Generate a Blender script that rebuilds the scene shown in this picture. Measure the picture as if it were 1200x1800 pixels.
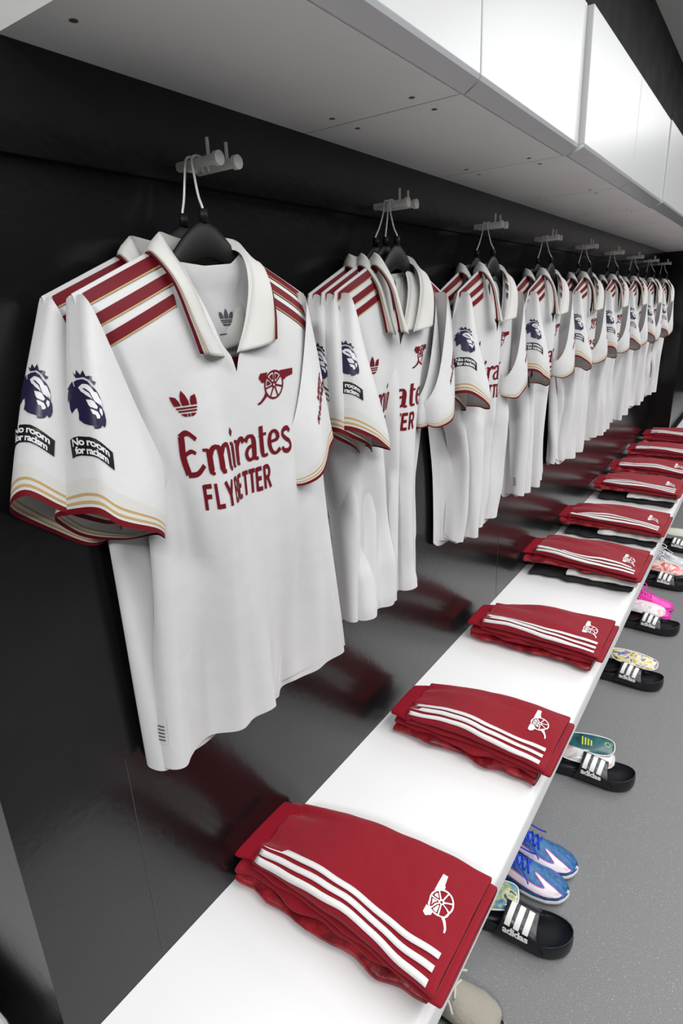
import bpy, bmesh, math, random
import numpy as np
from mathutils import Vector, Matrix
PI = math.pi
for o in list(bpy.data.objects): bpy.data.objects.remove(o)
scn = bpy.context.scene
COL = scn.collection

# ------------------------------------------------------------------ camera
cam_d = bpy.data.cameras.new('camera'); cam = bpy.data.objects.new('camera', cam_d); COL.objects.link(cam)
YAW, PITCH, ROLL, FPX = .6193, -.3239, -.0485, 1053.07
fw = Vector((-math.sin(YAW)*math.cos(PITCH), math.cos(YAW)*math.cos(PITCH), math.sin(PITCH)))
rt = Vector((math.cos(YAW), math.sin(YAW), 0)); up = rt.cross(fw)
r2 = rt*math.cos(ROLL)+up*math.sin(ROLL); u2 = -rt*math.sin(ROLL)+up*math.cos(ROLL)
Mx = Matrix((r2, u2, -fw)).transposed().to_4x4(); Mx.translation = Vector((.70, 0, 1.4751))
cam.matrix_world = Mx
cam_d.sensor_fit = 'VERTICAL'; cam_d.sensor_height = 24; cam_d.lens = FPX/1800*24
cam_d.clip_start = .02; cam_d.clip_end = 60
scn.camera = cam

# ------------------------------------------------------------------ world, lights, exposure
w = bpy.data.worlds.new('world'); scn.world = w; w.use_nodes = True
w.node_tree.nodes['Background'].inputs[0].default_value = (.93, .96, 1, 1)
w.node_tree.nodes['Background'].inputs[1].default_value = .40
def area(name, loc, rot, sx, sy, power, col=(1, 1, 1)):
    d = bpy.data.lights.new(name, 'AREA'); d.shape = 'RECTANGLE'; d.size = sx; d.size_y = sy; d.energy = power; d.color = col
    o = bpy.data.objects.new(name, d); COL.objects.link(o); o.location = loc; o.rotation_euler = rot
    return o
area('ceiling_light_near', (1.0, -1.5, 2.76), (math.radians(18), 0, 0), .5, .5, 34)
area('ceiling_light_middle', (2.0, 1.2, 2.79), (0, 0, 0), 1.8, 3.0, 62)
area('ceiling_light_far', (2.0, 4.8, 2.79), (0, 0, 0), 1.8, 3.2, 62)
vs = scn.view_settings
vs.view_transform = 'Standard'; vs.look = 'None'; vs.gamma = 1; vs.use_curve_mapping = False; vs.exposure = 0.68

# ------------------------------------------------------------------ materials
def mat(name, col, rough=.6, metal=0, spec=.5, bump=None, noise=None, sheen=0, trans=0, coat=0, alpha=None):
    m = bpy.data.materials.new(name); m.use_nodes = True; n = m.node_tree.nodes; L = m.node_tree.links
    b = n['Principled BSDF']
    b.inputs['Base Color'].default_value = (*col, 1); b.inputs['Roughness'].default_value = rough
    b.inputs['Metallic'].default_value = metal; b.inputs['Specular IOR Level'].default_value = spec
    b.inputs['Sheen Weight'].default_value = sheen; b.inputs['Transmission Weight'].default_value = trans
    b.inputs['Coat Weight'].default_value = coat
    tc = n.new('ShaderNodeTexCoord')
    if noise:
        sc, c2, lo, hi = noise
        t = n.new('ShaderNodeTexNoise'); t.inputs['Scale'].default_value = sc; t.inputs['Detail'].default_value = 6
        L.new(tc.outputs['Object'], t.inputs['Vector'])
        r = n.new('ShaderNodeValToRGB'); r.color_ramp.elements[0].position = lo; r.color_ramp.elements[1].position = hi
        r.color_ramp.elements[0].color = (*col, 1); r.color_ramp.elements[1].color = (*c2, 1)
        L.new(t.outputs['Fac'], r.inputs['Fac']); L.new(r.outputs['Color'], b.inputs['Base Color'])
    if bump:
        bs = bump if isinstance(bump[0], tuple) else (bump,)
        prev = None
        for sc, st in bs:
            t = n.new('ShaderNodeTexNoise'); t.inputs['Scale'].default_value = sc; t.inputs['Detail'].default_value = 4
            L.new(tc.outputs['Object'], t.inputs['Vector'])
            k = n.new('ShaderNodeBump'); k.inputs['Strength'].default_value = st; k.inputs['Distance'].default_value = .01
            L.new(t.outputs['Fac'], k.inputs['Height'])
            if prev: L.new(prev.outputs['Normal'], k.inputs['Normal'])
            prev = k
        L.new(prev.outputs['Normal'], b.inputs['Normal'])
    return m
M = {}
M['wall'] = mat('black_painted_panel', (.005, .0053, .0056), .21, spec=.42, bump=((7, .05), (60, .03)), noise=(5, (.010, .0104, .011), .35, .8))
M['plaster'] = mat('black_plaster', (.022, .024, .024), .7, spec=.3, bump=((30, .3), (6, .2)), noise=(7, (.05, .052, .052), .4, .75))
M['scuff'] = mat('wall_scuff', (.045, .045, .045), .5)
M['bench'] = mat('white_laminate', (.90, .90, .90), .28, bump=((4, .03),))
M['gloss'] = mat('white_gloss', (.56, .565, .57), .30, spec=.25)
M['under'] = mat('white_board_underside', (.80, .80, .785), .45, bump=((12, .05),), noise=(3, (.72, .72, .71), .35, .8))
M['handle'] = mat('satin_handle_strip', (.62, .64, .66), .22, metal=.2)
M['cap'] = mat('brown_screw_cap', (.10, .08, .06), .5)
M['ceil'] = mat('ceiling_white', (.62, .62, .60), .8)
M['steel'] = mat('brushed_steel', (.92, .91, .88), .28, metal=.05, spec=.9)
M['black'] = mat('black_plastic', (.004, .004, .0045), .5, spec=.35)
M['shirt'] = mat('white_jersey', (.68, .68, .68), .85, spec=.2, sheen=.2, bump=((9, .22), (26, .12), (700, .10)))
M['rib'] = mat('white_ribbed_knit', (.66, .655, .63), .9, spec=.15, bump=(900, .2))
M['maroon'] = mat('maroon_print', (.15, .003, .010), .6, spec=.25)
M['gold'] = mat('gold_stripe', (.50, .34, .15), .6, spec=.3)
M['dkred'] = mat('inside_neck_tape', (.20, .006, .02), .7)
M['navy'] = mat('navy_badge', (.016, .012, .05), .4)
M['badgew'] = mat('pale_badge_print', (.78, .78, .82), .5)
M['blackp'] = mat('black_print', (.004, .005, .005), .45)
M['greyp'] = mat('grey_print', (.08, .09, .10), .6)
M['ghost'] = mat('tonal_emboss', (.70, .70, .70), .5)
M['red'] = mat('crimson_shorts', (.265, .004, .015), .75, spec=.25, sheen=.15, bump=((12, .35), (32, .3), (500, .08)))
M['redband'] = mat('crimson_waistband', (.275, .005, .018), .85, spec=.2, bump=(350, .35))
M['redshine'] = mat('patterned_red_top', (.15, .002, .008), .38, spec=.5, noise=(34, (.36, .014, .022), .45, .65), bump=(30, .3))
M['white'] = mat('white_stripe', (.82, .81, .80), .7, bump=(300, .1))
M['blackcloth'] = mat('black_cloth', (.012, .012, .013), .8, bump=(25, .3))
M['whitecloth'] = mat('white_cloth_bag', (.72, .72, .70), .8, bump=(20, .4))
M['rubber'] = mat('black_rubber', (.010, .011, .014), .32, spec=.5, bump=(200, .03))
M['blue'] = mat('blue_knit', (.018, .095, .27), .5, spec=.5, noise=(90, (.035, .17, .38), .4, .6), bump=(120, .3))
M['bluelace'] = mat('royal_blue_lace', (.008, .04, .55), .6)
M['swoosh'] = mat('white_pink_print', (.85, .78, .83), .4)
M['pinkedge'] = mat('pink_edge', (.75, .10, .50), .4)
M['sole'] = mat('pale_soleplate', (.70, .70, .72), .3)
M['pink'] = mat('hot_pink', (.86, .055, .48), .45, bump=(60, .1))
M['silver'] = mat('silver_grey_upper', (.55, .58, .60), .4, noise=(12, (.72, .75, .76), .4, .7))
M['violet'] = mat('violet_mark', (.14, .12, .40), .5)
M['beige'] = mat('beige_canvas', (.36, .33, .28), .8, bump=(150, .3))
M['cord'] = mat('cream_cord', (.62, .60, .52), .8)
def floor_mat():
    m = mat('grey_speckled_vinyl', (.26, .262, .265), .42, spec=.45, bump=(600, .25)); n = m.node_tree.nodes; L = m.node_tree.links; b = n['Principled BSDF']
    tc = n.new('ShaderNodeTexCoord'); v = n.new('ShaderNodeTexVoronoi'); v.inputs['Scale'].default_value = 260
    r = n.new('ShaderNodeValToRGB'); r.color_ramp.elements[0].position = .17; r.color_ramp.elements[1].position = .24
    t = n.new('ShaderNodeTexNoise'); t.inputs['Scale'].default_value = 170; t.inputs['Detail'].default_value = 3
    q = n.new('ShaderNodeValToRGB'); q.color_ramp.elements[0].position = .50; q.color_ramp.elements[1].position = .62
    t2 = n.new('ShaderNodeTexNoise'); t2.inputs['Scale'].default_value = 500
    q2 = n.new('ShaderNodeValToRGB'); q2.color_ramp.elements[0].position = .3; q2.color_ramp.elements[1].position = .75
    q2.color_ramp.elements[0].color = (.155, .157, .16, 1); q2.color_ramp.elements[1].color = (.285, .287, .29, 1)
    inv = n.new('ShaderNodeMath'); inv.operation = 'SUBTRACT'; inv.inputs[0].default_value = 1
    mu = n.new('ShaderNodeMath'); mu.operation = 'MULTIPLY'
    mx = n.new('ShaderNodeMix'); mx.data_type = 'RGBA'; mx.inputs['B'].default_value = (.62, .62, .62, 1)
    for a in (v, t, t2): L.new(tc.outputs['Object'], a.inputs['Vector'])
    L.new(v.outputs['Distance'], r.inputs['Fac']); L.new(r.outputs['Color'], inv.inputs[1])
    L.new(t.outputs['Fac'], q.inputs['Fac']); L.new(inv.outputs[0], mu.inputs[0]); L.new(q.outputs['Color'], mu.inputs[1])
    L.new(t2.outputs['Fac'], q2.inputs['Fac']); L.new(q2.outputs['Color'], mx.inputs['A']); L.new(mu.outputs[0], mx.inputs['Factor'])
    L.new(mx.outputs['Result'], b.inputs['Base Color'])
    return m
M['floor'] = floor_mat()
def picture_mat(name, cols, scale=14):
    m = mat(name, cols[0], .35, coat=.3); n = m.node_tree.nodes; L = m.node_tree.links
    tc = n.new('ShaderNodeTexCoord'); v = n.new('ShaderNodeTexNoise'); v.inputs['Scale'].default_value = scale; v.inputs['Detail'].default_value = 2.5; v.inputs['Distortion'].default_value = 1.5
    r = n.new('ShaderNodeValToRGB'); r.color_ramp.interpolation = 'LINEAR'
    k = len(cols)
    for i, c in enumerate(cols):
        e = r.color_ramp.elements[i] if i < 2 else r.color_ramp.elements.new(.3+.4*i/(k-1))
        e.position = .32+.36*i/(k-1); e.color = (*c, 1)
    L.new(tc.outputs['Object'], v.inputs['Vector']); L.new(v.outputs['Fac'], r.inputs['Fac']); L.new(r.outputs['Color'], n['Principled BSDF'].inputs['Base Color'])
    return m

# ------------------------------------------------------------------ object helpers
def obj(name, verts, faces, mats, parent=None, midx=None, smooth=True, loc=None):
    me = bpy.data.meshes.new(name); me.from_pydata([tuple(map(float, v)) for v in verts], [], [tuple(int(i) for i in f) for f in faces])
    for m in (mats if isinstance(mats, (list, tuple)) else [mats]): me.materials.append(M[m] if isinstance(m, str) else m)
    if midx is not None: me.polygons.foreach_set('material_index', [int(i) for i in midx])
    me.polygons.foreach_set('use_smooth', [smooth]*len(me.polygons))
    o = bpy.data.objects.new(name, me); COL.objects.link(o)
    if parent: o.parent = parent
    if loc: o.location = loc
    return o
def tag(o, label, cat, group=None):
    o['label'] = label; o['category'] = cat
    if group: o['group'] = group
    return o
def thing(name, label, cat, loc=(0, 0, 0), rz=0, group=None):
    o = bpy.data.objects.new(name, None); o.empty_display_size = .05; COL.objects.link(o); o.location = loc; o.rotation_euler = (0, 0, rz)
    return tag(o, label, cat, group)
def struct(o): o['kind'] = 'structure'; return o
class MB:
    def __init__(s): s.v = []; s.f = []; s.m = []
    def add(s, v, f, m=0):
        k = len(s.v); s.v += [tuple(map(float, p)) for p in v]; s.f += [tuple(int(i)+k for i in q) for q in f]
        s.m += list(m) if hasattr(m, '__len__') else [m]*len(f); return s
    def box(s, a, b, m=0):
        x0, y0, z0 = a; x1, y1, z1 = b
        return s.add([(x0, y0, z0), (x1, y0, z0), (x1, y1, z0), (x0, y1, z0), (x0, y0, z1), (x1, y0, z1), (x1, y1, z1), (x0, y1, z1)],
                     [(0, 3, 2, 1), (4, 5, 6, 7), (0, 1, 5, 4), (1, 2, 6, 5), (2, 3, 7, 6), (3, 0, 4, 7)], m)
    def build(s, name, mats, parent=None, smooth=False, bevel=0, loc=None):
        o = obj(name, s.v, s.f, mats, parent, s.m, smooth, loc)
        if bevel:
            b = o.modifiers.new('bevel', 'BEVEL'); b.width = bevel; b.segments = 2; b.limit_method = 'ANGLE'
        return o
def grid(nu, nv, closed=False, off=0):
    f = []
    for j in range(nv-1):
        for i in range(nu if closed else nu-1):
            a = j*nu+i; b = j*nu+(i+1) % nu
            f.append((a+off, b+off, b+nu+off, a+nu+off))
    return f
def cr(pts, n, closed=False):
    """Catmull-Rom through pts, n samples evenly spaced by arc length"""
    P = np.array(pts, float); k = len(P)
    if closed: Q = np.vstack([P[-1:], P, P[:2]]); segs = k
    else: Q = np.vstack([2*P[0]-P[1], P, 2*P[-1]-P[-2]]); segs = k-1
    out = []
    for i in range(segs):
        t = np.linspace(0, 1, 24, endpoint=False)[:, None]
        p0, p1, p2, p3 = Q[i:i+4]
        out.append(.5*((2*p1)+(-p0+p2)*t+(2*p0-5*p1+4*p2-p3)*t**2+(-p0+3*p1-3*p2+p3)*t**3))
    out.append(P[:1] if closed else P[-1:])
    C = np.vstack(out); d = np.r_[0, np.cumsum(np.linalg.norm(np.diff(C, axis=0), axis=1))]
    s = np.linspace(0, d[-1], n+1)[:-1] if closed else np.linspace(0, d[-1], n)
    return np.stack([np.interp(s, d, C[:, j]) for j in range(C.shape[1])], 1)
def tube(mb, pts, r, n=10, m=0, samples=None, closed=False):
    P = cr(pts, samples or len(pts)*6, closed) if samples != 0 else np.array(pts, float)
    T = np.gradient(P, axis=0); T /= np.linalg.norm(T, axis=1)[:, None]+1e-9
    ref = np.array([0, 0, 1.]) if abs(T[0][2]) < .9 else np.array([1., 0, 0])
    V = []; k = len(P); R = r if hasattr(r, '__len__') else [r]*k
    R = np.interp(np.linspace(0, 1, k), np.linspace(0, 1, len(R)), R)
    a = np.cross(T[0], ref); a /= np.linalg.norm(a)
    for i in range(k):
        a = a-T[i]*(a@T[i]); a /= np.linalg.norm(a); b = np.cross(T[i], a)
        for j in range(n):
            q = 2*PI*j/n; V.append(P[i]+R[i]*(a*math.cos(q)+b*math.sin(q)))
    f = grid(n, k, True)
    f += [tuple(range(n))[::-1], tuple(range((k-1)*n, k*n))]
    mb.add(V, f, m)
def cyl(mb, a, b, r, n=16, m=0): tube(mb, [a, b], r, n, m, samples=0)

# ------------------------------------------------------------------ flat artwork (2-D meshes) and mapping onto cloth
def flat_text(s, size=1, bold=0, sx=1, spacing=1):
    c = bpy.data.curves.new('t', 'FONT'); c.body = s; c.size = size; c.offset = bold; c.align_x = 'CENTER'; c.align_y = 'CENTER'; c.resolution_u = 3; c.space_character = spacing
    o = bpy.data.objects.new('t', c); me = bpy.data.meshes.new_from_object(o)
    V = np.array([v.co[:2] for v in me.vertices])*[sx, 1]; F = [tuple(p.vertices) for p in me.polygons]
    bpy.data.objects.remove(o); bpy.data.curves.remove(c); bpy.data.meshes.remove(me)
    return V, F
def flat_poly(loops):
    """filled outline with holes (even-odd)"""
    c = bpy.data.curves.new('p', 'CURVE'); c.dimensions = '2D'; c.fill_mode = 'BOTH'
    for lp in loops:
        s = c.splines.new('POLY'); s.points.add(len(lp)-1)
        for p, q in zip(s.points, lp): p.co = (q[0], q[1], 0, 1)
        s.use_cyclic_u = True
    o = bpy.data.objects.new('p', c); me = bpy.data.meshes.new_from_object(o)
    V = np.array([v.co[:2] for v in me.vertices]); F = [tuple(p.vertices) for p in me.polygons]
    bpy.data.objects.remove(o); bpy.data.curves.remove(c); bpy.data.meshes.remove(me)
    return V, F
def join(*parts):
    V = []; F = []; k = 0
    for v, f in parts:
        V.append(np.array(v, float)); F += [tuple(i+k for i in q) for q in f]; k += len(v)
    return np.vstack(V), F
def xf(A, s=1, dx=0, dy=0, rot=0, sx=1, shear=0):
    V = np.array(A[0], float)*[s*sx, s]; V[:, 0] += shear*V[:, 1]
    c, n = math.cos(rot), math.sin(rot); V = V@np.array([[c, n], [-n, c]])
    return V+[dx, dy], A[1]
def pen(pts, thick, thin=None, n=14, smooth=True):
    """broad-nib stroke: wide on verticals, narrow on horizontals"""
    thin = thick if thin is None else thin
    P = cr(pts, n) if smooth and len(pts) > 2 else np.array(pts, float)
    T = np.gradient(P, axis=0); T /= np.linalg.norm(T, axis=1)[:, None]+1e-9
    wd = thin+(thick-thin)*np.abs(T[:, 1])**1.5
    N = np.stack([-T[:, 1], T[:, 0]], 1)*wd[:, None]/2
    V = np.vstack([P+N, P-N]); k = len(P)
    return V, [(i, i+1, k+i+1, k+i) for i in range(k-1)]
def rect(x0, y0, x1, y1): return np.array([(x0, y0), (x1, y0), (x1, y1), (x0, y1)], float), [(0, 1, 2, 3)]
def poly(*p): return flat_poly([p])
def cutgrid(A, step):
    bm = bmesh.new(); vs_ = [bm.verts.new((p[0], p[1], 0)) for p in A[0]]
    for f in A[1]:
        try: bm.faces.new([vs_[i] for i in f])
        except ValueError: pass
    for ax in (0, 1):
        lo, hi = A[0][:, ax].min(), A[0][:, ax].max(); k = math.floor(lo/step)+1
        while k*step < hi:
            co = [0, 0, 0]; no = [0, 0, 0]; co[ax] = k*step; no[ax] = 1
            bmesh.ops.bisect_plane(bm, geom=bm.verts[:]+bm.edges[:]+bm.faces[:], plane_co=co, plane_no=no, dist=1e-6); k += 1
    bm.verts.index_update()
    V = np.array([v.co[:2] for v in bm.verts]); F = [tuple(v.index for v in f.verts) for f in bm.faces]; bm.free()
    return V, F
def decal(name, layers, fmap, parent, step=.008, lift=.0009, flip=False):
    """layers: [(flat, material, level)] in cloth coordinates -> one mesh lying on the cloth"""
    V = []; F = []; mi = []; mats = []; k = 0
    for A, m, lv in layers:
        B = cutgrid(A, step); P = fmap(B[0][:, 0], B[0][:, 1], lift*(1+.7*lv))
        if m not in mats: mats.append(m)
        V.append(P); F += [tuple(i+k for i in q) for q in B[1]]; mi += [mats.index(m)]*len(B[1]); k += len(P)
    return obj(name, np.vstack(V), F, mats, parent, mi)

# --- artwork. x to the right, y UP, roughly unit sized
def art_lion():
    body = [(350, 340), (400, 300), (480, 290), (560, 305), (610, 350), (640, 345), (690, 370), (730, 420), (740, 470), (755, 590), (785, 640), (797, 760), (780, 860), (750, 930), (715, 905), (700, 970), (660, 1030), (590, 1095), (575, 1050), (500, 1068), (430, 1045), (370, 990), (378, 880), (360, 775), (270, 862), (250, 780), (248, 620), (195, 640), (215, 560), (260, 450), (230, 440), (290, 375), (330, 335), (345, 420), (362, 420)]
    f1 = [(415, 430), (480, 375), (560, 360), (610, 385), (640, 420), (680, 400), (740, 490), (740, 590), (690, 510), (720, 575), (640, 590), (585, 480), (520, 440), (480, 450), (520, 480), (570, 500), (605, 565), (600, 580), (520, 550), (455, 500)]
    f2 = [(520, 630), (625, 595), (672, 650), (655, 705), (570, 742), (545, 710)]
    f3 = [(700, 640), (735, 625), (742, 690), (722, 760), (690, 705)]
    f4 = [(562, 775), (660, 742), (695, 785), (685, 835), (645, 878), (630, 825), (590, 840)]
    crown = [(345, 180), (385, 215), (395, 130), (460, 215), (505, 140), (545, 232), (632, 170), (628, 240), (685, 212), (655, 300), (600, 275), (500, 250), (380, 265)]
    N = lambda L: [((x-500)/960, (600-y)/960) for x, y in L]
    return flat_poly([N(body)]), join(*[flat_poly([N(q)]) for q in (f1, f2, f3, f4)]), flat_poly([N(crown)])
LION = art_lion()
def ring(cx, cy, r0, r1, n=36, a0=0, a1=2*PI):
    V = []
    for i in range(n+1):
        a = a0+(a1-a0)*i/n; V += [(cx+r0*math.cos(a), cy+r0*math.sin(a)), (cx+r1*math.cos(a), cy+r1*math.sin(a))]
    return np.array(V), [(2*i, 2*i+1, 2*i+3, 2*i+2) for i in range(n)]
def art_cannon():
    N = lambda L: [((x-525)/850, (500-y)/850-.13*(x-525)/850) for x, y in L]
    barrelR = N([(640, 255), (985, 205), (990, 300), (810, 355), (800, 375), (735, 400), (700, 330), (650, 262)])
    barrelL = N([(225, 315), (380, 292), (350, 360), (340, 440), (250, 455), (228, 425), (195, 400), (192, 370)])
    trail = N([(345, 565), (380, 640), (300, 715), (215, 775), (150, 790), (142, 768), (210, 735), (290, 660), (340, 570)])
    cx, cy = 0, (500-472)/850; R = .262
    wheel = [ring(cx, cy, R-.035, R), ring(cx, cy, .028, .06)]
    for k in range(7):
        a = PI/2+2*PI*k/7; c, s = math.cos(a), math.sin(a)
        wheel.append(pen([(cx+.05*c, cy+.05*s), (cx+(R-.02)*c, cy+(R-.02)*s)], .03, smooth=False))
    # dark segments over the barrel, as in the crest: the sectors' inner fields
    fields = []
    for k in (0, 1, 6, 5):
        a = PI/2+2*PI*(k+.5)/7 - (0 if k < 3 else 0)
        q = [(cx+rr*math.cos(a+da), cy+rr*math.sin(a+da)) for rr, da in ((.10, -.10), (.195, -.25), (.20, 0), (.195, .25), (.10, .10))]
        if k != 5: fields.append(poly(*q))
    return join(poly(*barrelR), poly(*barrelL), poly(*trail), *wheel), join(*fields)
CANNON = art_cannon()
def art_trefoil():
    leaf = lambda pts: poly(*pts)
    mid = [(0, .52), (.10, .36), (.15, .2), (.15, .02), (-.15, .02), (-.15, .2), (-.10, .36)]
    rl = [(.20, .02), (.22, .16), (.30, .30), (.50, .36), (.50, .2), (.46, .02)]
    ll = [(-x, y) for x, y in rl][::-1]
    P = [leaf(mid), leaf(rl), leaf(ll)]
    for y, wd in ((-.075, .44), (-.175, .39)): P.append(poly((-wd, y+.035), (wd, y+.035), (wd-.03, y-.02), (-wd+.03, y-.02)))
    P.append(poly((-.33, -.25), (-.08, -.25), (-.08, -.36), (-.2, -.34)))
    P.append(poly((.33, -.25), (.2, -.34), (.08, -.36), (.08, -.25)))
    P.append(poly((-.05, -.25), (.05, -.25), (.04, -.36), (-.04, -.36)))
    return join(*P)
TREFOIL = art_trefoil()
def art_sponsor():
    """serif word, x-height .62, cap height 1; about 4.4 wide"""
    t, n = .17, .06; G = []
    def g(dx, *st): G.extend(xf(s, 1, dx, 0) for s in st)
    # E
    g(0, pen([(.14, .06), (.06, .5), (.14, .95)], t, n), pen([(.10, .96), (.32, 1.03), (.52, .86)], .10, .13), pen([(.12, .53), (.30, .60), (.42, .54)], .07, .10), pen([(.12, .05), (.38, .06), (.60, .24)], .10, .13))
    # m
    g(.62, pen([(.0, .60), (.12, .58), (.17, .48), (.17, .06), (.26, .02)], t, n), pen([(.17, .42), (.30, .60), (.46, .62), (.52, .46), (.52, .06), (.62, .02)], t, .10), pen([(.52, .42), (.66, .60), (.82, .62), (.88, .46), (.88, .06), (1.0, .02)], t, .10))
    # i
    g(1.70, pen([(-.02, .60), (.08, .57), (.11, .48), (.11, .05), (.20, .02)], t, n), poly((.03, .85), (.11, .97), (.2, .85), (.11, .74)))
    # r
    g(1.98, pen([(-.02, .60), (.08, .57), (.11, .48), (.11, .05), (.20, .02)], t, n), pen([(.12, .42), (.24, .58), (.36, .60), (.42, .50)], .14, .12))
    # a
    g(2.44, pen([(.04, .50), (.14, .61), (.30, .60), (.36, .46), (.36, .06), (.50, .02)], t, .08), pen([(.36, .38), (.16, .34), (.05, .20), (.12, .04), (.26, .04), (.37, .16)], .13, .08))
    # t
    g(2.96, pen([(.16, .80), (.16, .14), (.24, .03), (.38, .05)], t, .08), poly((.02, .55), (.16, .62), (.23, .82), (.24, .62), (.38, .62), (.38, .55)))
    # e
    g(3.40, pen([(.08, .34), (.36, .38), (.40, .50), (.28, .61), (.12, .54), (.05, .32), (.12, .10), (.28, .02), (.46, .12)], .15, .075, 24))
    # s
    g(3.92, pen([(.42, .50), (.32, .60), (.14, .58), (.08, .46), (.20, .34), (.36, .24), (.40, .10), (.26, .01), (.08, .04), (.03, .14)], .10, .13, 26))
    A = join(*G); V = A[0].copy(); V[:, 0] -= 2.2; return V, A[1]
SPONSOR = art_sponsor()
def art_fly():
    t = .185; G = []; x = 0; H = 1
    L = {'F': [((0, 0), (0, 1)), ((0, .93), (.42, .93)), ((0, .52), (.36, .52))], 'L': [((0, 0), (0, 1)), ((0, .07), (.42, .07))],
         'Y': [((0, 1), (.25, .45)), ((.5, 1), (.25, .45)), ((.25, .5), (.25, 0))], 'E': [((0, 0), (0, 1)), ((0, .93), (.40, .93)), ((0, .52), (.35, .52)), ((0, .07), (.40, .07))],
         'T': [((.24, 0), (.24, 1)), ((0, .93), (.48, .93))]}
    for ch, adv in (('F', .66), ('L', .62), ('Y', .78), (' ', .12), ('B', .68), ('E', .60), ('T', .56), ('T', .62), ('E', .62), ('R', .6)):
        if ch in L: G += [xf(pen(list(s), t, smooth=False), 1, x, 0) for s in L[ch]]
        if ch == 'B': G += [xf(s, 1, x, 0) for s in (pen([(0, 0), (0, 1)], t, smooth=False), pen([(0, .93), (.3, .93), (.42, .75), (.3, .54), (0, .52)], t, n=18), pen([(0, .52), (.32, .52), (.45, .28), (.32, .07), (0, .07)], t, n=18))]
        if ch == 'R': G += [xf(s, 1, x, 0) for s in (pen([(0, 0), (0, 1)], t, smooth=False), pen([(0, .93), (.3, .93), (.42, .73), (.3, .50), (0, .48)], t, n=18), pen([(.22, .5), (.45, 0)], t, smooth=False))]
        x += adv
    A = join(*G); V = A[0].copy(); V[:, 0] -= x/2; return V, A[1]
FLY = art_fly()
NOROOM = join(xf(flat_text('No room', .5, .016, 1, .92), 1, -.02, .20), xf(flat_text('for racism', .5, .016, .86, .9), 1, 0, -.22))
ADIDAS = flat_text('adidas', 1, .035, 1.05, .95)
SLEEVETXT = join(xf(flat_text('VISIT', 1, .05, .8), 1, 0, .5), xf(flat_text('RWANDA', 1, .05, .75), 1, 0, -.5))

# ------------------------------------------------------------------ the setting
def box_obj(name, a, b, m, bevel=0):
    mb = MB(); mb.box(a, b); return mb.build(name, m, bevel=bevel)
CABZ = 1.758
struct(box_obj('floor', (-1.2, -2.5, -.05), (4.2, 9.5, 0), 'floor'))
struct(box_obj('ceiling', (-1.2, -2.5, 2.82), (4.2, 9.5, 2.9), 'ceil'))
wl = MB(); wl.box((-.9, .229, 0), (0, 5.04, CABZ)); wl.box((-.9, 5.101, 0), (.13, 9.5, CABZ))
wl.box((0, .229, 1.650), (.007, 5.04, CABZ))
# faint panel joint and scuffs in the paint
for y, z1 in ((.398, .86), (1.93, .70)): wl.box((0, y, .46), (.0006, y+.0014, z1), 1)
struct(wl.build('wall_left', ['wall', 'scuff']))
rw = random.Random(4)
struct(box_obj('wall_upper', (-.9, -2.5, CABZ), (-.001, 9.5, 2.82), 'plaster'))
struct(box_obj('wall_end', (0.0005, 5.04, .0), (.156, 5.10, CABZ), 'wall'))
struct(box_obj('wall_far', (-1.2, 9.5, 0), (4.2, 9.6, 2.9), 'plaster'))
struct(box_obj('wall_right', (4.2, -2.5, 0), (4.3, 9.6, 2.9), 'plaster'))
struct(box_obj('wall_back', (-1.2, -2.6, 0), (4.2, -2.5, 2.9), 'plaster'))
struct(box_obj('wall_recess', (-1.2, -2.5, 0), (-.9, .229, 2.82), 'wall'))

# bench: one continuous board with a rounded nose on steel brackets
def bench(name, label, y0, y1, x0, x1, rnd=.03, th=.062):
    prof = [(x0, .45)]+[(x1-rnd+rnd*math.sin(a), .45-rnd*.7+rnd*.7*math.cos(a)) for a in np.linspace(0, PI/2, 8)]+[(x1, .45-th), (x0, .45-th)]
    n = len(prof); V = [(x, y, z) for y in (y0, y1) for x, z in prof]
    F = [(i, (i+1) % n, n+(i+1) % n, n+i) for i in range(n)]+[tuple(range(n))[::-1], tuple(range(n, 2*n))]
    t = thing(name, label, 'bench', (0, y0, 0)); V = [(x, y-y0, z) for x, y, z in V]
    o = obj('seat_board', V, F, 'bench', t, smooth=True)
    m = o.modifiers.new('e', 'EDGE_SPLIT'); m.split_angle = .9
    return t
bt = bench('bench', 'long white wall-mounted bench with a rounded front edge under the shirts', .2305, 5.038, .0005, .4176)
bench('bench', 'white bench beyond the black column at the far end', 5.041, 7.6, .158, .4176)
for k in range(4):
    mb = MB(); y = .9+k*1.1; mb.box((.001, y-.2305, .30), (.012, y-.2305+.04, .387)); mb.box((.012, y-.2305, .372), (.30, y-.2305+.04, .387)); mb.build('bracket', 'black', bt)
cb = MB()
ang = np.linspace(0, PI/2, 8); cx, cy, R = -.135, .150, .05
out = [(-.85, -1.2), (cx+R, -1.2)]+[(cx+R*math.cos(a), cy+R*math.sin(a)) for a in ang]+[(-.85, cy+R)]
n = len(out); cb.add([(x, y, z) for z in (.39, .45) for x, y in out], [tuple(range(n))[::-1], tuple(range(n, 2*n))]+[(i, (i+1) % n, n+(i+1) % n, n+i) for i in range(n)])
cbt = thing('bench', 'white bench corner of the neighbouring bay, at the lower left beside the black panel', 'bench', (-.4, -.4, 0))
o = cb.build('seat_board', 'bench', cbt, bevel=.006); o.location = (.4, .4, 0)

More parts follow.
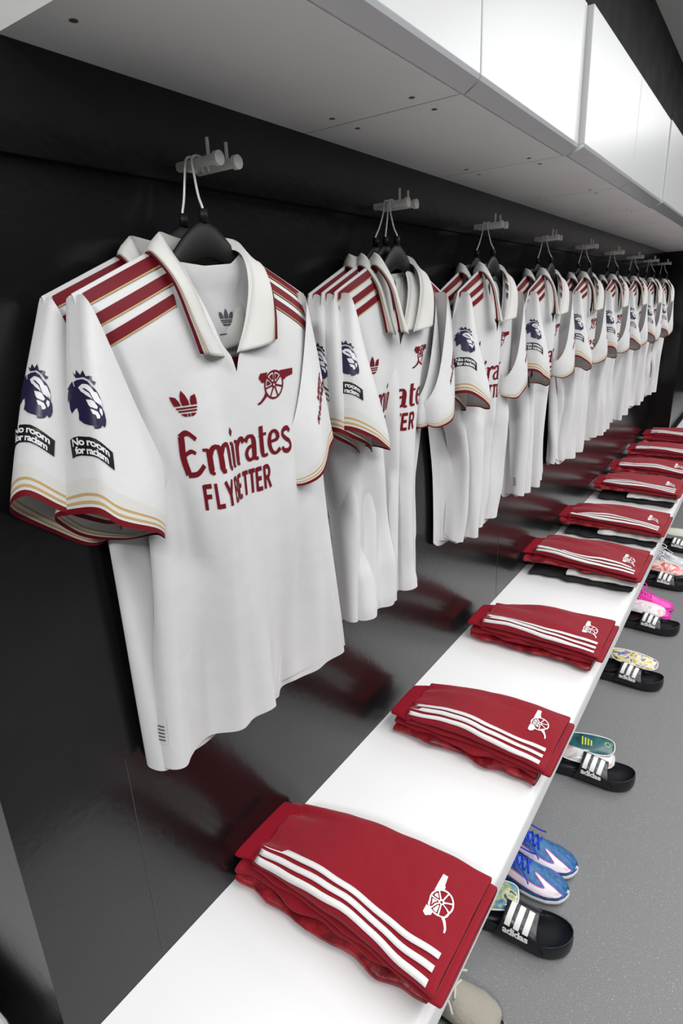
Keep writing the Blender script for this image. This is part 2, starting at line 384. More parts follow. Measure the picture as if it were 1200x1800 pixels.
# wall cabinets
W = .512
ords = ['nearest', 'second', 'third', 'fourth', 'fifth', 'sixth', 'seventh']
for k in range(5):
    y0 = .409+k*2*W; xo = .004*k
    t = thing('wall_cabinet', 'white glossy two-door wall cabinet over the shirts, %s along the row' % ords[k], 'cabinet', (0, y0, CABZ), 0, 'wall cabinets above the hooks')
    mb = MB(); g = .003
    for d in (0, 1): mb.box((.001, d*W+g*.5, 0), (.286+xo, (d+1)*W-g*.5, .24))
    for d in (0, 1):
        for yy in (.036, W-.036):
            for x in (.088, .227):
                c = [(x+.0045*math.cos(a), d*W+yy+.0045*math.sin(a), -.0006) for a in np.linspace(0, 2*PI, 14)[:-1]]
                mb.add(c, [tuple(range(13))], 1)
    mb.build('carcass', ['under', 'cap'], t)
    for d in (0, 1):
        a, b = d*W+.002+(.004 if (d == 0) else 0), (d+1)*W-.002
        x = .3155+xo+(.007 if k else 0)
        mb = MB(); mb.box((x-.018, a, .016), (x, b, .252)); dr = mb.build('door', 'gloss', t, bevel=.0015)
        pr = [(.287+xo, .0), (.292+xo, -.002), (x-.002, .011), (x, .016), (x-.018, .016), (.287+xo, .010)]
        hb = MB(); hb.add([(px, yy, pz) for yy in (a, b) for px, pz in pr], [(i, (i+1) % 6, 6+(i+1) % 6, 6+i) for i in range(6)]+[(5, 4, 3, 2, 1, 0), (6, 7, 8, 9, 10, 11)])
        hb.build('handle_strip', 'handle', dr)

# ------------------------------------------------------------------ hook pairs on the wall
HY0, HS = .634, .5035
for k in range(9):
    t = thing('coat_hook', 'double steel peg hook on the black wall, %s from the camera' % ['nearest', 'second', 'third', 'fourth', 'fifth', 'sixth', 'seventh', 'eighth', 'farthest'][k], 'hook', (.007, HY0+HS*k, 1.668), 0, 'steel peg hooks in a row')
    for j, dy in enumerate((0, .034)):
        mb = MB(); cyl(mb, (0, dy, 0), (.074, dy, 0), .0062); mb.build('peg', 'steel', t, smooth=True).modifiers.new('e', 'EDGE_SPLIT')
        mb = MB(); cyl(mb, (.070, dy, 0), (.077, dy, 0), .0088); mb.build('end_disc', 'steel', t, smooth=True).modifiers.new('e', 'EDGE_SPLIT')
        mb = MB(); cyl(mb, (.057, dy, .005), (.057, dy, .026), .0024, 10); mb.build('pin', 'steel', t, smooth=True)
    mb = MB(); mb.box((0, -.006, -.004), (.004, .040, .004)); mb.build('back_plate', 'steel', t)

# ------------------------------------------------------------------ shirts
NR, NC = 80, 161
def smooth(t): t = np.clip(t, 0, 1); return t*t*(3-2*t)
class Sheet:
    """front or back of a shirt: table of plan curves (y, x) down the length"""
    def __init__(s, rows, hmax=.78, xs=None): s.T = rows; s.hmax = hmax; s.xs = xs
    def at(s, u, h):
        u = np.clip(u, -1, 1); fu = (u+1)/2*(NC-1); iu = np.minimum(fu.astype(int), NC-2); du = (fu-iu)[:, None]
        fh = np.clip(h/s.hmax, 0, .9999)*(NR-1); ih = fh.astype(int); dh = (fh-ih)[:, None]
        T = s.T; A = T[ih, iu]*(1-du)+T[ih, iu+1]*du; B = T[np.minimum(ih+1, NR-1), iu]*(1-du)+T[np.minimum(ih+1, NR-1), iu+1]*du
        P = A*(1-dh)+B*dh
        X = P[:, 1]
        if s.xs is not None:
            aa = np.abs(u)*.205; d = np.maximum(h-np.interp(aa, [0, .075, .205], [.004, .004, .055]), 0); g = np.exp(-d/.03)
            X = X*(1-g)+s.xs*g
        return np.stack([X, P[:, 0], -h], 1)
def halfw(h): return .205+.045*smooth((h-.12)/.14)
def sheet_map(sh, sgn=1):
    def f(a, h, lift=0):
        u = a/halfw(h); P = sh.at(u, h)
        if lift:
            e = .003; U = sh.at(np.clip(u+e*4, -1, 1), h)-sh.at(np.clip(u-e*4, -1, 1), h); D = sh.at(u, h+e)-sh.at(u, np.maximum(h-e, 0))
            N = np.cross(D, U); N /= np.linalg.norm(N, axis=1)[:, None]+1e-12; P = P+N*lift*sgn
        return P
    return f
def plans_custom(ctrl, x0):
    """ctrl: [(h, [(y, x)...])] -> table"""
    hs = np.linspace(0, .78, NR); K = [(h, cr(p, NC)) for h, p in ctrl]; T = np.zeros((NR, NC, 2))
    for i, h in enumerate(hs):
        j = max(0, min(len(K)-2, sum(1 for k in K if k[0] <= h)-1))
        t = np.clip((h-K[j][0])/(K[j+1][0]-K[j][0]), 0, 1); t = t*t*(3-2*t)*.5+t*.5
        T[i] = K[j][1]*(1-t)+K[j+1][1]*t
    g = smooth((hs-.12)/.5)[:, None]; uu = np.linspace(-1, 1, NC)[None]; H = hs[:, None]
    T[:, :, 1] += x0+g*np.cos(uu*PI/2)**.5*(.0060*np.sin(uu*13+H*5+.8)+.0030*np.sin(uu*24-H*6))
    return T
def plans_waves(seed, amp, x0, wide=1.0, curl=.9, twist=0, lean=0):
    r = random.Random(seed); comp = [(r.uniform(.085, .13), r.uniform(0, 6.28), 1), (r.uniform(.16, .24), r.uniform(0, 6.28), .6), (r.uniform(.05, .07), r.uniform(0, 6.28), .35)]
    hs = np.linspace(0, .78, NR); T = np.zeros((NR, NC, 2))
    for i, h in enumerate(hs):
        Wd = halfw(h); s = np.linspace(-Wd, Wd, NC); g = amp*(.12+.88*smooth((h-.08)/.45))
        th = sum(c*np.sin(2*PI*(s+.02*math.sin(h*6+p))/l+p) for l, p, c in comp)*g
        un = s/Wd; th = th-curl*un**3*(.35+.65*smooth(h/.3))-.12*un+twist*smooth(h/.6)
        ds = s[1]-s[0]; y = np.cumsum(np.cos(th))*ds; x = np.cumsum(np.sin(th))*ds
        y -= y[NC//2]; y += -.5*(y[0]+y[-1])*.6; x -= x.max(); x += .022
        T[i, :, 0] = y*wide; T[i, :, 1] = np.maximum(x+x0+lean*smooth(h/.6), .012)
    return T
def back_of(T, seed, gap=.03, xmin=.010):
    r = random.Random(seed+99); B = T.copy(); w_ = np.linspace(0, 1, NC); ph = r.uniform(0, 6)
    for i in range(NR):
        a, b = T[i, 0], T[i, -1]; q = w_[:, None]
        L = a*(1-q)+b*q; g = smooth(i/NR/.4)
        L[:, 1] -= (gap*np.sin(PI*w_)*(1 if i > 4 else .6)+.004*g*np.sin(w_*19+ph))
        B[i, :, 0] = L[:, 0]*.75+T[i, :, 0]*.25; B[i, :, 1] = np.minimum(np.maximum(L[:, 1], xmin), T[i, :, 1]-.002*np.sin(PI*w_))
    return B
def tops(a, front):
    a = np.abs(a)
    if front: return np.interp(a, [0, .006, .022, .050, .072, .205], [.156, .136, .118, .045, .002, .055])
    return np.interp(a, [0, .05, .075, .205], [.022, .018, .002, .055])
def hems(u, front, kind):
    base = (.735 if front else .750)-.018*kind
    return base-.030*np.abs(u)**6
CUFF_1 = [(.040, -.242, .280), (.062, -.215, .296), (.058, -.180, .320), (.038, -.150, .336), (.0, -.135, .345), (-.034, -.160, .350), (-.052, -.205, .330), (-.036, -.246, .298)]
CUFF_2 = [(.030, -.272, .262), (.062, -.240, .280), (.068, -.200, .305), (.045, -.165, .325), (.0, -.15, .345), (-.02, -.18, .355), (-.03, -.225, .330), (-.02, -.268, .285)]
SH = [(0, (.000, -.189, .057)), (1, (.024, -.187, .070)), (2, (.030, -.155, .18)), (3, (.026, -.128, .25)), (4, (.004, -.112, .285)), (5, (-.020, -.130, .25)), (6, (-.028, -.160, .17)), (7, (-.020, -.188, .070))]
CUFF_A = [(.030, -.222, .288), (.062, -.195, .305), (.068, -.155, .330), (.045, -.118, .345), (.012, -.108, .340), (-.030, -.135, .335), (-.055, -.180, .318), (-.040, -.218, .298)]
def sleeve(parent, side, x0, yc=0, cuff=None, art='lion', seed=0, squash=1, label=None):
    r = random.Random(seed*7+side)
    arm = np.array([p for _, p in SH], float); cf = np.array(cuff or CUFF_A, float)
    cf = cf+np.array([[r.uniform(-.006, .006), r.uniform(-.005, .005), r.uniform(-.004, .004)] for _ in cf])
    for A in (arm, cf):
        A[:, 0] = A[:, 0]*(1 if (side == 1 and A is arm) else squash)+x0; A[:, 0] = np.maximum(A[:, 0], .014)
        if side == 1 and A is arm: A[:, 1] += .016; A[:, 0] += .006
        A[:, 1] = A[:, 1]*(-side)+yc
    nc = 64; Ls = .262; circ = .38
    a = cr(arm, nc, True); c = cr(cf, nc, True)
    k0 = 0
    def S(cc, t):
        cc = np.mod(cc, 1)*nc; i = cc.astype(int) % nc; d = (cc-np.floor(cc))[:, None]; i2 = (i+1) % nc
        A = a[i]*(1-d)+a[i2]*d; B = c[i]*(1-d)+c[i2]*d
        tt = t[:, None]; P = A*(1-tt)+B*tt
        # outward swell and a few soft drapes
        Ct = (a.mean(0)*(1-tt)+c.mean(0)*tt); D = P-Ct; D[:, 2] = 0
        P = P+D*((.16 if side < 0 else .08)*np.sin(PI*np.clip(tt, 0, 1))+.05*np.sin(cc[:, None]/nc*2*PI*3+t[:, None]*3+seed)*np.sin(PI*tt*.8))
        return P
    def zneg(P): P = P.copy(); P[:, 2] *= -1; return P
    tr = [0]+list(np.linspace(.04, .83, 22))+[.86, .899, .900, .915, .916, .936, .937, .952, .953, .966, .967, .985, 1.0]
    seg = []
    for t0, t1 in zip(tr[:-1], tr[1:]):
        m = (t0+t1)/2
        seg.append(0 if m < .83 else 1 if m < .8995 else 2 if m < .9155 else 1 if m < .9365 else 2 if m < .9525 else 1 if m < .9665 else 3)
    V = []; ci = np.arange(nc)/nc
    for t in tr: V.append(zneg(S(ci, np.full(nc, t))))
    F = grid(nc, len(tr), True)
    mi = [s for s in seg for _ in range(nc)]
    o = obj('sleeve', np.vstack(V), F, ['shirt', 'rib', 'gold', 'maroon'], parent, mi)
    def fm(sx, sy, lift=0):
        cc = sx/circ*(1 if side == -1 else -1); t = sy/Ls
        # crest line is c = 0; front is +c for near sleeve, same for far sleeve by symmetry
        cc = sx/circ*(-side) if side == -1 else -sx/circ
        P = S(cc, t); e = .01
        U = S(cc+e, t)-S(cc-e, t); D = S(cc, t+e)-S(cc, t-e)
        N = np.cross(D, U); N /= np.linalg.norm(N, axis=1)[:, None]+1e-12
        C0 = a.mean(0)*(1-t[:, None])+c.mean(0)*t[:, None]
        N *= np.sign(np.sum(N*(P-C0)*[1, 1, .2], axis=1))[:, None]
        return zneg(P+N*lift)
    if art == 'lion':
        s = .066
        def pl(A, sc, dx, dy, sx=1, rot=0): V_, F_ = xf(A, sc, dx, 0, rot, sx); V_ = V_.copy(); V_[:, 1] = dy-V_[:, 1]; return V_, F_
        decal('lion_badge', [(pl(LION[0], s, .006, .120), 'navy', 0), (pl(LION[2], s, .006, .120), 'navy', 0), (pl(LION[1], s, .006, .120), 'badgew', 1)], fm, o, .006)
        decal('slogan_patch', [(pl(rect(-.0245, -.0115, .0245, .0115), 1, .006, .178), 'blackp', 0), (pl(NOROOM, .0245, .006, .178, .90), 'badgew', 1)], fm, o, .006)
    elif art == 'text':
        V_, F_ = xf(SLEEVETXT, .021, -.048, 0, 0, 1); V_ = V_.copy(); V_[:, 1] = .135-V_[:, 1]
        decal('sleeve_lettering', [((V_, F_), 'maroon', 0)], fm, o, .006)
    return o
FOLD = [(.037, -.016, .134), (.036, -.034, .10), (.030, -.055, .04), (.010, -.068, -.004), (-.016, -.050, -.016), (-.030, 0, -.012), (-.016, .050, -.016), (.008, .066, -.004), (.030, .055, .04), (.036, .034, .09), (.037, .010, .130)]
FREE = [(.041, -.061, .127), (.040, -.072, .090), (.032, -.084, .042), (.006, -.092, .010), (-.026, -.066, .024), (-.040, 0, .028), (-.026, .066, .024), (.004, .091, .012), (.031, .090, .042), (.039, .090, .080), (.041, .086, .118)]
def collar(parent, x0, sk=0, seed=0):
    n = 90; r = random.Random(seed)
    fo = np.array(FOLD, float); fr = np.array(FREE, float)
    for A in (fo, fr): A[:, 0] += x0; A[:, 0] = np.maximum(A[:, 0], .013)
    fo[:, 1] += sk; fr[:, 1] += sk
    a = cr(fo, n); b = cr(fr, n)
    cols = [0, .12, .3, .5, .64, .66, .70, .74, .78, .82, .87, 1.0]
    mi_c = [0, 0, 0, 0, 0, 1, 0, 1, 0, 0, 2]
    V = []
    for q in cols:
        P = a*(1-q)+b*q; C = np.array([x0, sk, 0]); D = P-C; D[:, 2] = 0; D /= np.linalg.norm(D, axis=1)[:, None]+1e-9
        P = P+D*.011*math.sin(PI*min(1, q*1.1))+[.004*math.sin(PI*q), 0, 0]; P = P.copy(); P[:, 0] = np.maximum(P[:, 0], .012)
        P[:, 2] *= -1; V.append(P)
    F = grid(n, len(cols)); mi = [m for m in mi_c for _ in range(n-1)]
    o = obj('collar', np.vstack(V), F, ['rib', 'gold', 'maroon'], parent, mi)
    s = o.modifiers.new('s', 'SOLIDIFY'); s.thickness = .0012; s.offset = -1
    # inner stand of the collar
    st = a.copy(); C = np.array([x0, sk, 0]); st2 = a*1.0
    D = a-C; D[:, 2] = 0; w_ = np.abs(np.linspace(-1, 1, n)); st2 = a-D*.08; st2[:, 2] = a[:, 2]+.030*np.clip(1.0-1.9*w_, .04, 1)
    V = []
    for q in (0, .3, .65, 1): P = a*(1-q)+st2*q; P = P.copy(); P[:, 2] *= -1; V.append(P)
    obj('collar_stand', np.vstack(V), grid(n, 4), 'rib', parent)
    # placket below the V
    return o
def hanger_obj(x, y, dx_peg, label, hx=0, zt=1.56):
    """black plastic hanger with wire hook; origin on the peg line"""
    t = thing('clothes_hanger', label, 'hanger', (x, y, zt), 0, 'black hangers with wire hooks')
    mb = MB(); pts = [(0, -.150, -.072), (0, -.11, -.050), (0, -.07, -.026), (0, -.035, .000), (0, 0, .014), (0, .035, .000), (0, .07, -.026), (0, .11, -.050), (0, .150, -.072)]
    P = cr(pts, 50); n = 12; V = []
    for i, p in enumerate(P):
        q = abs(i/49*2-1); hh = .010+.013*math.exp(-(q/.35)**2); ww = .005-.002*q
        for j in range(n):
            a = 2*PI*j/n; V.append((p[0]+ww*math.cos(a), p[1], p[2]+hh*math.sin(a)-.004))
    mb.add(V, grid(n, 50, True)+[tuple(range(n)), tuple(range(49*n, 50*n))[::-1]])
    tube(mb, [(0, 0, .03), (0, 0, .046)], .006, 12, samples=0)
    mb.build('shoulder_bar', 'black', t, smooth=True)
    mb = MB(); R = .0165; top = 1.668-zt+.0062+.0018; cz = top-R
    d = dx_peg-y
    pts = [(0, 0, .040), (0, 0, .048), (hx*.4, (d-R)*.45, .064), (hx*.8, d-R*1.02, cz-.008), (hx, d-R*.72, cz+R*.72), (hx, d, cz+R), (hx, d+R*.75, cz+R*.70), (hx, d+R*1.05, cz+.000)]
    tube(mb, pts, .0016, 8, samples=44); mb.build('wire_hook', 'steel', t, smooth=True)
    return t
def shirt(x0, yc, label, seed, T=None, amp=.55, cuffs=(None, None), arts=('lion', 'text'), front_art=True, zt=1.56, wide=.93, curl=.9, twist=0, squash=1, gap=.03, lean=0, xmin=.010, stripes=True, label_print=False, yshift=0, tonal=False, vert=False):
    t = thing('football_shirt', label, 'shirt', (0, yc, zt), 0, 'white shirts hanging on the pegs')
    if T is None: T = plans_waves(seed, amp, x0, wide, curl, twist, lean)
    B = back_of(T, seed, gap, xmin); FS, BS = Sheet(T, xs=x0), Sheet(B, xs=x0-.002)
    nu, nv = 121, 56
    for nm, S_, fr in (('front_panel', FS, True), ('back_panel', BS, False)):
        u = np.linspace(-1, 1, nu); a = u*.205; tp = tops(a, fr); hm = hems(u, fr, 0 if seed in (1, 12) else 1); V = []
        ws = np.r_[np.linspace(0, .965, nv-2), .972, 1.0]
        for w_ in ws:
            h = tp+(hm-tp)*w_; V.append(S_.at(u, h))
        fc = grid(nu, nv)
        if not fr: fc = [f[::-1] for f in fc]
        p = obj(nm, np.vstack(V), fc, ['shirt'], t)
        if fr: front = p
        else: back = p
    fm = sheet_map(FS, -1 if False else 1)
    # check which way the normal points: it must be away from the wall
    P0 = fm(np.array([0.05]), np.array([.3]), 0); P1 = fm(np.array([0.05]), np.array([.3]), .01)
    sg = 1 if P1[0, 0] > P0[0, 0] else -1
    fmap = sheet_map(FS, sg)
    if stripes:
        for sd in (-1, 1):
            L = []
            for k in range(3):
                o_ = .004+.0245*k; hh = .0125
                x_in = .076+.004*k
                pts = [(x_in, .004+o_), (.194, .051+o_), (.194, .051+o_+hh), (x_in, .004+o_+hh)]
                L.append((flat_poly([[(sd*x, y) for x, y in pts]]), 'maroon', 1))
                e = .0016; g = [(x_in, .004+o_+hh), (.194, .051+o_+hh), (.194, .051+o_+hh+e), (x_in, .004+o_+hh+e)]
                L.append((flat_poly([[(sd*x, y) for x, y in g]]), 'gold', 1))
            decal('shoulder_stripes', L, fmap, front, .012)
    def pl(A, sc, dx, dy, sx=1, rot=0): V_, F_ = xf(A, sc, dx, 0, rot, sx); V_ = V_.copy(); V_[:, 1] = dy-V_[:, 1]; return V_, F_
    if front_art:
        decal('cannon_crest', [(pl(CANNON[0], .078, .076, .183, 1.1), 'maroon', 0), (pl(CANNON[1], .078, .076, .183, 1.1), 'maroon', 0)], fmap, front, .006)
        decal('trefoil_mark', [(pl(TREFOIL, .038, -.106, .188), 'maroon', 0)], fmap, front, .006)
        decal('sponsor_lettering', [(pl(SPONSOR, .058, -.012, .282, .99), 'maroon', 0), (pl(FLY, .036, -.026, .331, .80), 'maroon', 0)], fmap, front, .006)
    if tonal:
        decal('hem_tag', [(pl(rect(-.009, -.022, .009, .022), 1, -.222, .655), 'ghost', 0)]+[(pl(rect(-.0055, -.0165+.006*k, .0055, -.0140+.006*k), 1, -.222, .655), 'greyp', 1) for k in range(5)], fmap, front, .006)
    if label_print:
        bm_ = sheet_map(BS, 1); q0 = bm_(np.array([0.]), np.array([.2]), 0); q1 = bm_(np.array([0.]), np.array([.2]), .01)
        bmap = sheet_map(BS, 1 if q1[0, 0] > q0[0, 0] else -1)
        cx = .034
        decal('neck_print', [(pl(TREFOIL, .026, cx, .088), 'greyp', 0), (pl(rect(-.026, -.0006, .026, .0006), 1, cx+.01, .108), 'greyp', 0), (pl(flat_text('L', .011), 1, cx, .117), 'greyp', 0), (pl(flat_text('1 1 1 8 4', .009), 1, cx+.012, .129), 'greyp', 0), (pl(rect(-.03, -.0005, .03, .0005), 1, cx+.008, .137), 'greyp', 0), (pl(rect(-.05, -.010, .05, .010), 1, .03, .149), 'dkred', 0)], bmap, back, .01)
    if vert: decal('side_stripes', [(pl(rect(-.0022, -.16, .0022, .16), 1, -.185+.017*q_, .44), 'maroon', 0) for q_ in range(3)], fmap, front, .02)
    s1 = sleeve(t, -1, x0, 0, cuffs[0], arts[0], seed, squash)
    s2 = sleeve(t, 1, x0, 0, cuffs[1], arts[1], seed+1, squash*.75)
    collar(t, x0, 0, seed)
    return t
# plan curves (y from the shirt's middle, x from its hanging plane) measured for the nearest shirt
C_TOP = [(-.192, .006), (-.15, .016), (-.10, .024), (-.05, .028), (0, .030), (.05, .031), (.10, .030), (.15, .026), (.198, .014)]
C_CHEST = [(-.118, -.030), (-.136, -.012), (-.124, .008), (-.100, .004), (-.080, .006), (-.050, .034), (-.030, .042), (-.008, .026), (.012, .020), (.06, .027), (.11, .030), (.17, .024), (.224, .002)]
C_HEM = [(-.150, -.066), (-.156, -.052), (-.148, -.032), (-.128, -.028), (-.105, -.040), (-.078, -.050), (-.055, -.046), (-.02, -.026), (.02, -.018), (.060, -.002), (.070, -.012), (.074, -.030), (.095, -.044), (.130, -.044), (.175, -.032), (.225, -.018), (.252, .014)]
T1 = plans_custom([(0, C_TOP), (.10, [(y, x*1.25) for y, x in C_TOP]), (.34, C_CHEST), (.76, C_HEM)], .085)
shirt(.085, .585, 'white short-sleeved football shirt hanging nearest the camera, front fully visible with maroon sponsor lettering', 1, T=T1, arts=('lion', 'text'), cuffs=(CUFF_1, None), gap=.02, label_print=True, tonal=True)
hanger_obj(.078, .600, HY0, 'black hanger with wire hook inside the nearest front white shirt', -.033)
S_TOP = [(y, x*.4) for y, x in C_TOP]
S_MID = [(-.150, -.020), (-.162, -.008), (-.150, .004), (-.12, .004), (-.08, -.004), (0, .0), (.08, .004), (.15, .004), (.215, -.006)]
S_HEM = [(-.146, -.024), (-.160, -.012), (-.150, .004), (-.125, .002), (-.09, -.010), (-.04, -.012), (.04, -.010), (.12, -.010), (.22, -.012)]
T2 = plans_custom([(0, S_TOP), (.12, S_TOP), (.36, S_MID), (.76, S_HEM)], .036)
shirt(.036, .580, 'white football shirt behind the nearest one, only its near sleeve, shoulder and side edge showing', 12, T=T2, front_art=False, arts=('lion', None), cuffs=(CUFF_2, None), gap=.012, squash=.8)
hanger_obj(.034, .606, HY0, 'black hanger of the shirt tucked behind the nearest shirt, against the wall')
nums = ['', 'second', 'third', 'fourth', 'fifth', 'sixth', 'seventh', 'eighth', 'farthest']
for k in range(1, 9):
    hy = HY0+HS*k; yc = hy-.050 if k > 1 else 1.090
    ex = dict(vert=True) if k == 8 else {}
    shirt(.078, yc, 'front white football shirt on the %s peg from the camera' % nums[k], 20+k*3, amp=.95, wide=1.03, curl=.85, squash=1, gap=.03, xmin=.045, lean=-.012, label_print=(k == 1), tonal=(k == 3), **ex)
    shirt(.036, yc-.022, 'white football shirt at the wall side behind the front shirt of the %s peg' % nums[k], 50+k*3, amp=.9, wide=1.0, curl=.8, front_art=False, arts=('lion' if k < 5 else None, None), gap=.014, squash=.8)
    if k == 1:
        shirt(.058, yc-.014, 'middle white football shirt of the three on the second peg, only its sleeve edge showing', 47, amp=.9, wide=1.0, curl=.8, front_art=False, arts=(None, None), gap=.012, squash=.8, xmin=.03)
        hanger_obj(.056, yc+.004, hy, 'black hanger of the middle shirt on the second peg', -.012)
    hanger_obj(.075, yc+.015, hy, 'black hanger in the front shirt on the %s peg' % nums[k], -.028)
    hanger_obj(.036, yc-.000, hy, 'black hanger in the wall-side shirt on the %s peg' % nums[k])

# ------------------------------------------------------------------ folded garments
class Loft:
    """soft folded bundle: x along its length, ring around the section; s = distance up from near bottom edge over the top"""
    def __init__(s, xs, yc, hw, zb, th, nose=.5, wr=0, seed=0, lean=0, gather=0, n=72, irr=1.0):
        s.irr = irr
        s.xs = np.array(xs, float); s.yc = yc; s.hw = hw; s.zb = zb; s.th = th; s.e = nose; s.wr = wr; s.seed = seed; s.lean = lean; s.g = gather; s.n = n
    def I(s, v, x): return np.interp(x, s.xs, v) if hasattr(v, '__len__') else np.full(np.shape(x), float(v))
    def at(s, x, phi):
        """phi 0 = near edge middle, pi/2 = top, pi = far edge"""
        c, n_ = np.cos(phi), np.sin(phi); e = s.e
        hw, th, yc, zb = s.I(s.hw, x), s.I(s.th, x), s.I(s.yc, x), s.I(s.zb, x)
        yy = -np.sign(c)*np.abs(c)**e*hw; zz = np.sign(n_)*np.abs(n_)**.75*th/2+th/2
        q = np.clip(n_, 0, 1); k = s.seed
        wv = np.sin(yy*38+k*1.7+x*9)*np.sin(x*17+k)*.5+np.sin(yy*70+x*23+k*3)*.25+np.sin(x*31+yy*12+k*5)*.35
        yy = yy+s.irr*(.0035*np.sin(x*41+k*2.1)+.0025*np.sin(x*83+k))*np.sign(yy)*(1-np.abs(n_))
        z = zb+zz+s.wr*wv*q
        if s.g:
            x0 = s.xs[0]; z = z+s.g*(np.exp(-((x-x0)/.05))*np.sin(yy*150+k)+.8*np.exp(-((x-x0)/.13))*np.sin(yy*75+x*22+k*2))*q
        return np.stack([x, yc+yy+s.lean*(1-np.clip(zz/np.maximum(th, 1e-4), 0, 1)), z], -1)
    def mesh(s, nx=60):
        X = np.linspace(s.xs[0], s.xs[-1], nx); ph = np.arange(s.n)/s.n*2*PI; V = []
        # rounded ends
        E = [(0, .5), (.0, .85)]
        for i, x in enumerate(X):
            P = s.at(np.full(s.n, x), ph)
            V.append(P)
        def cap(P, d):
            C = P.mean(0); out = []
            for f, o_ in ((.93, .6), (.72, 1.)):
                Q = P.copy(); Q[:, 2] = C[2]+(P[:, 2]-C[2])*f; Q[:, 1] = C[1]+(P[:, 1]-C[1])*(1-(1-f)*.12); Q[:, 0] += d*o_; out.append(Q)
            return out
        A = cap(V[0], -.003); Bc = cap(V[-1], .003)
        R = A[::-1]+V+Bc; m = len(R)
        F = grid(s.n, m, True); V = np.vstack(R)
        F += [tuple(range(s.n)), tuple(range((m-1)*s.n, m*s.n))[::-1]]
        return V, [f[::-1] for f in F]
    def smap(s):
        ph = np.linspace(-.6, PI+.6, 240)
        def f(x, sv, lift=0):
            out = np.zeros((len(x), 3))
            for i, (xx, d) in enumerate(zip(x, sv)):
                P = s.at(np.full(240, xx), ph); L = np.r_[0, np.cumsum(np.linalg.norm(np.diff(P, axis=0), axis=1))]
                z0 = np.interp(0, ph, L); p = np.interp(z0+d, L, ph)
                a = s.at(np.array([xx, xx+.004, xx]), np.array([p, p, p+.04])); N = np.cross(a[1]-a[0], a[2]-a[0]); N /= np.linalg.norm(N)+1e-12
                mid = np.array([xx, s.I(s.yc, xx), s.I(s.zb, xx)+s.I(s.th, xx)*.5]).astype(float)
                if N@(a[0]-mid) < 0: N = -N
                out[i] = a[0]+N*lift
            return out
        return f
def garment(name, lo, matn, label, cat, group, loc):
    V, F = lo.mesh(); o = obj(name, V, F, matn, None, smooth=True, loc=loc); return tag(o, label, cat, group)
def folded_shorts(loc, label, seed, z, thick, hw0, hw1, yc0, yc1, L=.43, x0=.02, rz=0, cannon=(.365, .105), bow=.0):
    t = thing('folded_shorts', label, 'shorts', loc, rz, 'folded red shorts along the bench')
    xs = np.linspace(x0+.045, x0+L, 9); q = np.linspace(0, 1, 9)
    yc = yc0+(yc1-yc0)*q+bow*np.sin(PI*q); hw = hw0+(hw1-hw0)*q**.8; th = thick*(1+.55*np.sin(PI*q**.8)-.25*q**3)
    up_ = Loft(xs, yc, hw, z, th, .50, .0055, seed, -.004, .0060, irr=.35)
    V, F = up_.mesh(80); o = obj('upper_leg', V, F, 'red', t)
    lo = Loft(xs+.012*np.r_[np.zeros(8), 1], yc-.003, hw*.985, z-.013, .018, .5, .001, seed+2, irr=.5)
    V, F = lo.mesh(50); obj('lower_leg', V, F, 'red', t)
    wb = Loft([x0, x0+.025, x0+.052], [yc[0]-.006, yc[0]-.002, yc[0]], [hw[0]*.93, hw[0]*.95, hw[0]*1.0], [z-.006]*3, [th[0]*.72, th[0]*.85, th[0]*.92], .6, .0022, seed+4)
    V, F = wb.mesh(16); obj('waistband', V, F, 'redband', t)
    fm = up_.smap(); Ls = []
    for k in range(3):
        s0 = [.009, .029, .049][k]; wd = .0108
        X = np.linspace(xs[0]+.004, xs[-1]-.012, 40); w_ = .75+.25*np.linspace(0, 1, 40)
        a = np.stack([X, s0*w_+.004*np.sin(X*20+seed+k*.5)], 1); b = np.stack([X, a[:, 1]+wd], 1)
        Ls.append(((np.vstack([a, b]), [(i, i+1, 41+i, 40+i) for i in range(39)]), 'white', 0))
    V = []; F = []; kk = 0
    for (A, m, lv) in Ls:
        V.append(fm(A[0][:, 0], A[0][:, 1], .0026)); F += [tuple(i+kk for i in f) for f in A[1]]; kk += len(A[0])
    st = obj('side_stripes', np.vstack(V), F, 'white', o); m = st.modifiers.new('s', 'SOLIDIFY'); m.thickness = .0004
    CF = join(CANNON[0], CANNON[1])
    A = xf(CF, .090, 0, 0, PI/2)
    # barrel points to the far side, wheel towards the hem
    VV = np.stack([cannon[0]-A[0][:, 0]*1.0, cannon[1]+A[0][:, 1]], 1)
    VV[:, 0] = 2*cannon[0]-VV[:, 0]
    VV = np.stack([cannon[0]-xf(CF, .090)[0][:, 1]*.9, cannon[1]+xf(CF, .090)[0][:, 0]], 1)
    decal('cannon_emblem', [((VV, CF[1]), 'white', 0)], fm, o, .01, .0013)
    return t
def under(kind, loc, label, seed, z, th, hw, yc, x0, L, wr=.002):
    m, nm, cat, gp = {'red': ('red', 'folded_shorts', 'shorts', 'red garments under the shorts'), 'shine': ('redshine', 'folded_training_top', 'top', 'patterned red tops under the shorts'),
                      'black': ('blackcloth', 'folded_black_garment', 'clothing', 'black garments under the shorts'), 'bag': ('whitecloth', 'cloth_bag', 'bag', 'white cloth bags under the shorts')}[kind]
    r = random.Random(seed); xs = np.linspace(x0, x0+L, 11); q = np.linspace(0, 1, 11)
    lo = Loft(xs, yc+np.array([r.uniform(-.006, .006) for _ in q]), hw*(.97+.07*np.array([r.random() for _ in q])), z, th*(.85+.4*np.array([r.random() for _ in q])), .55 if kind != 'shine' else .85, wr, seed)
    return garment(nm, lo, m, label, cat, gp, loc)
BZ = .4505
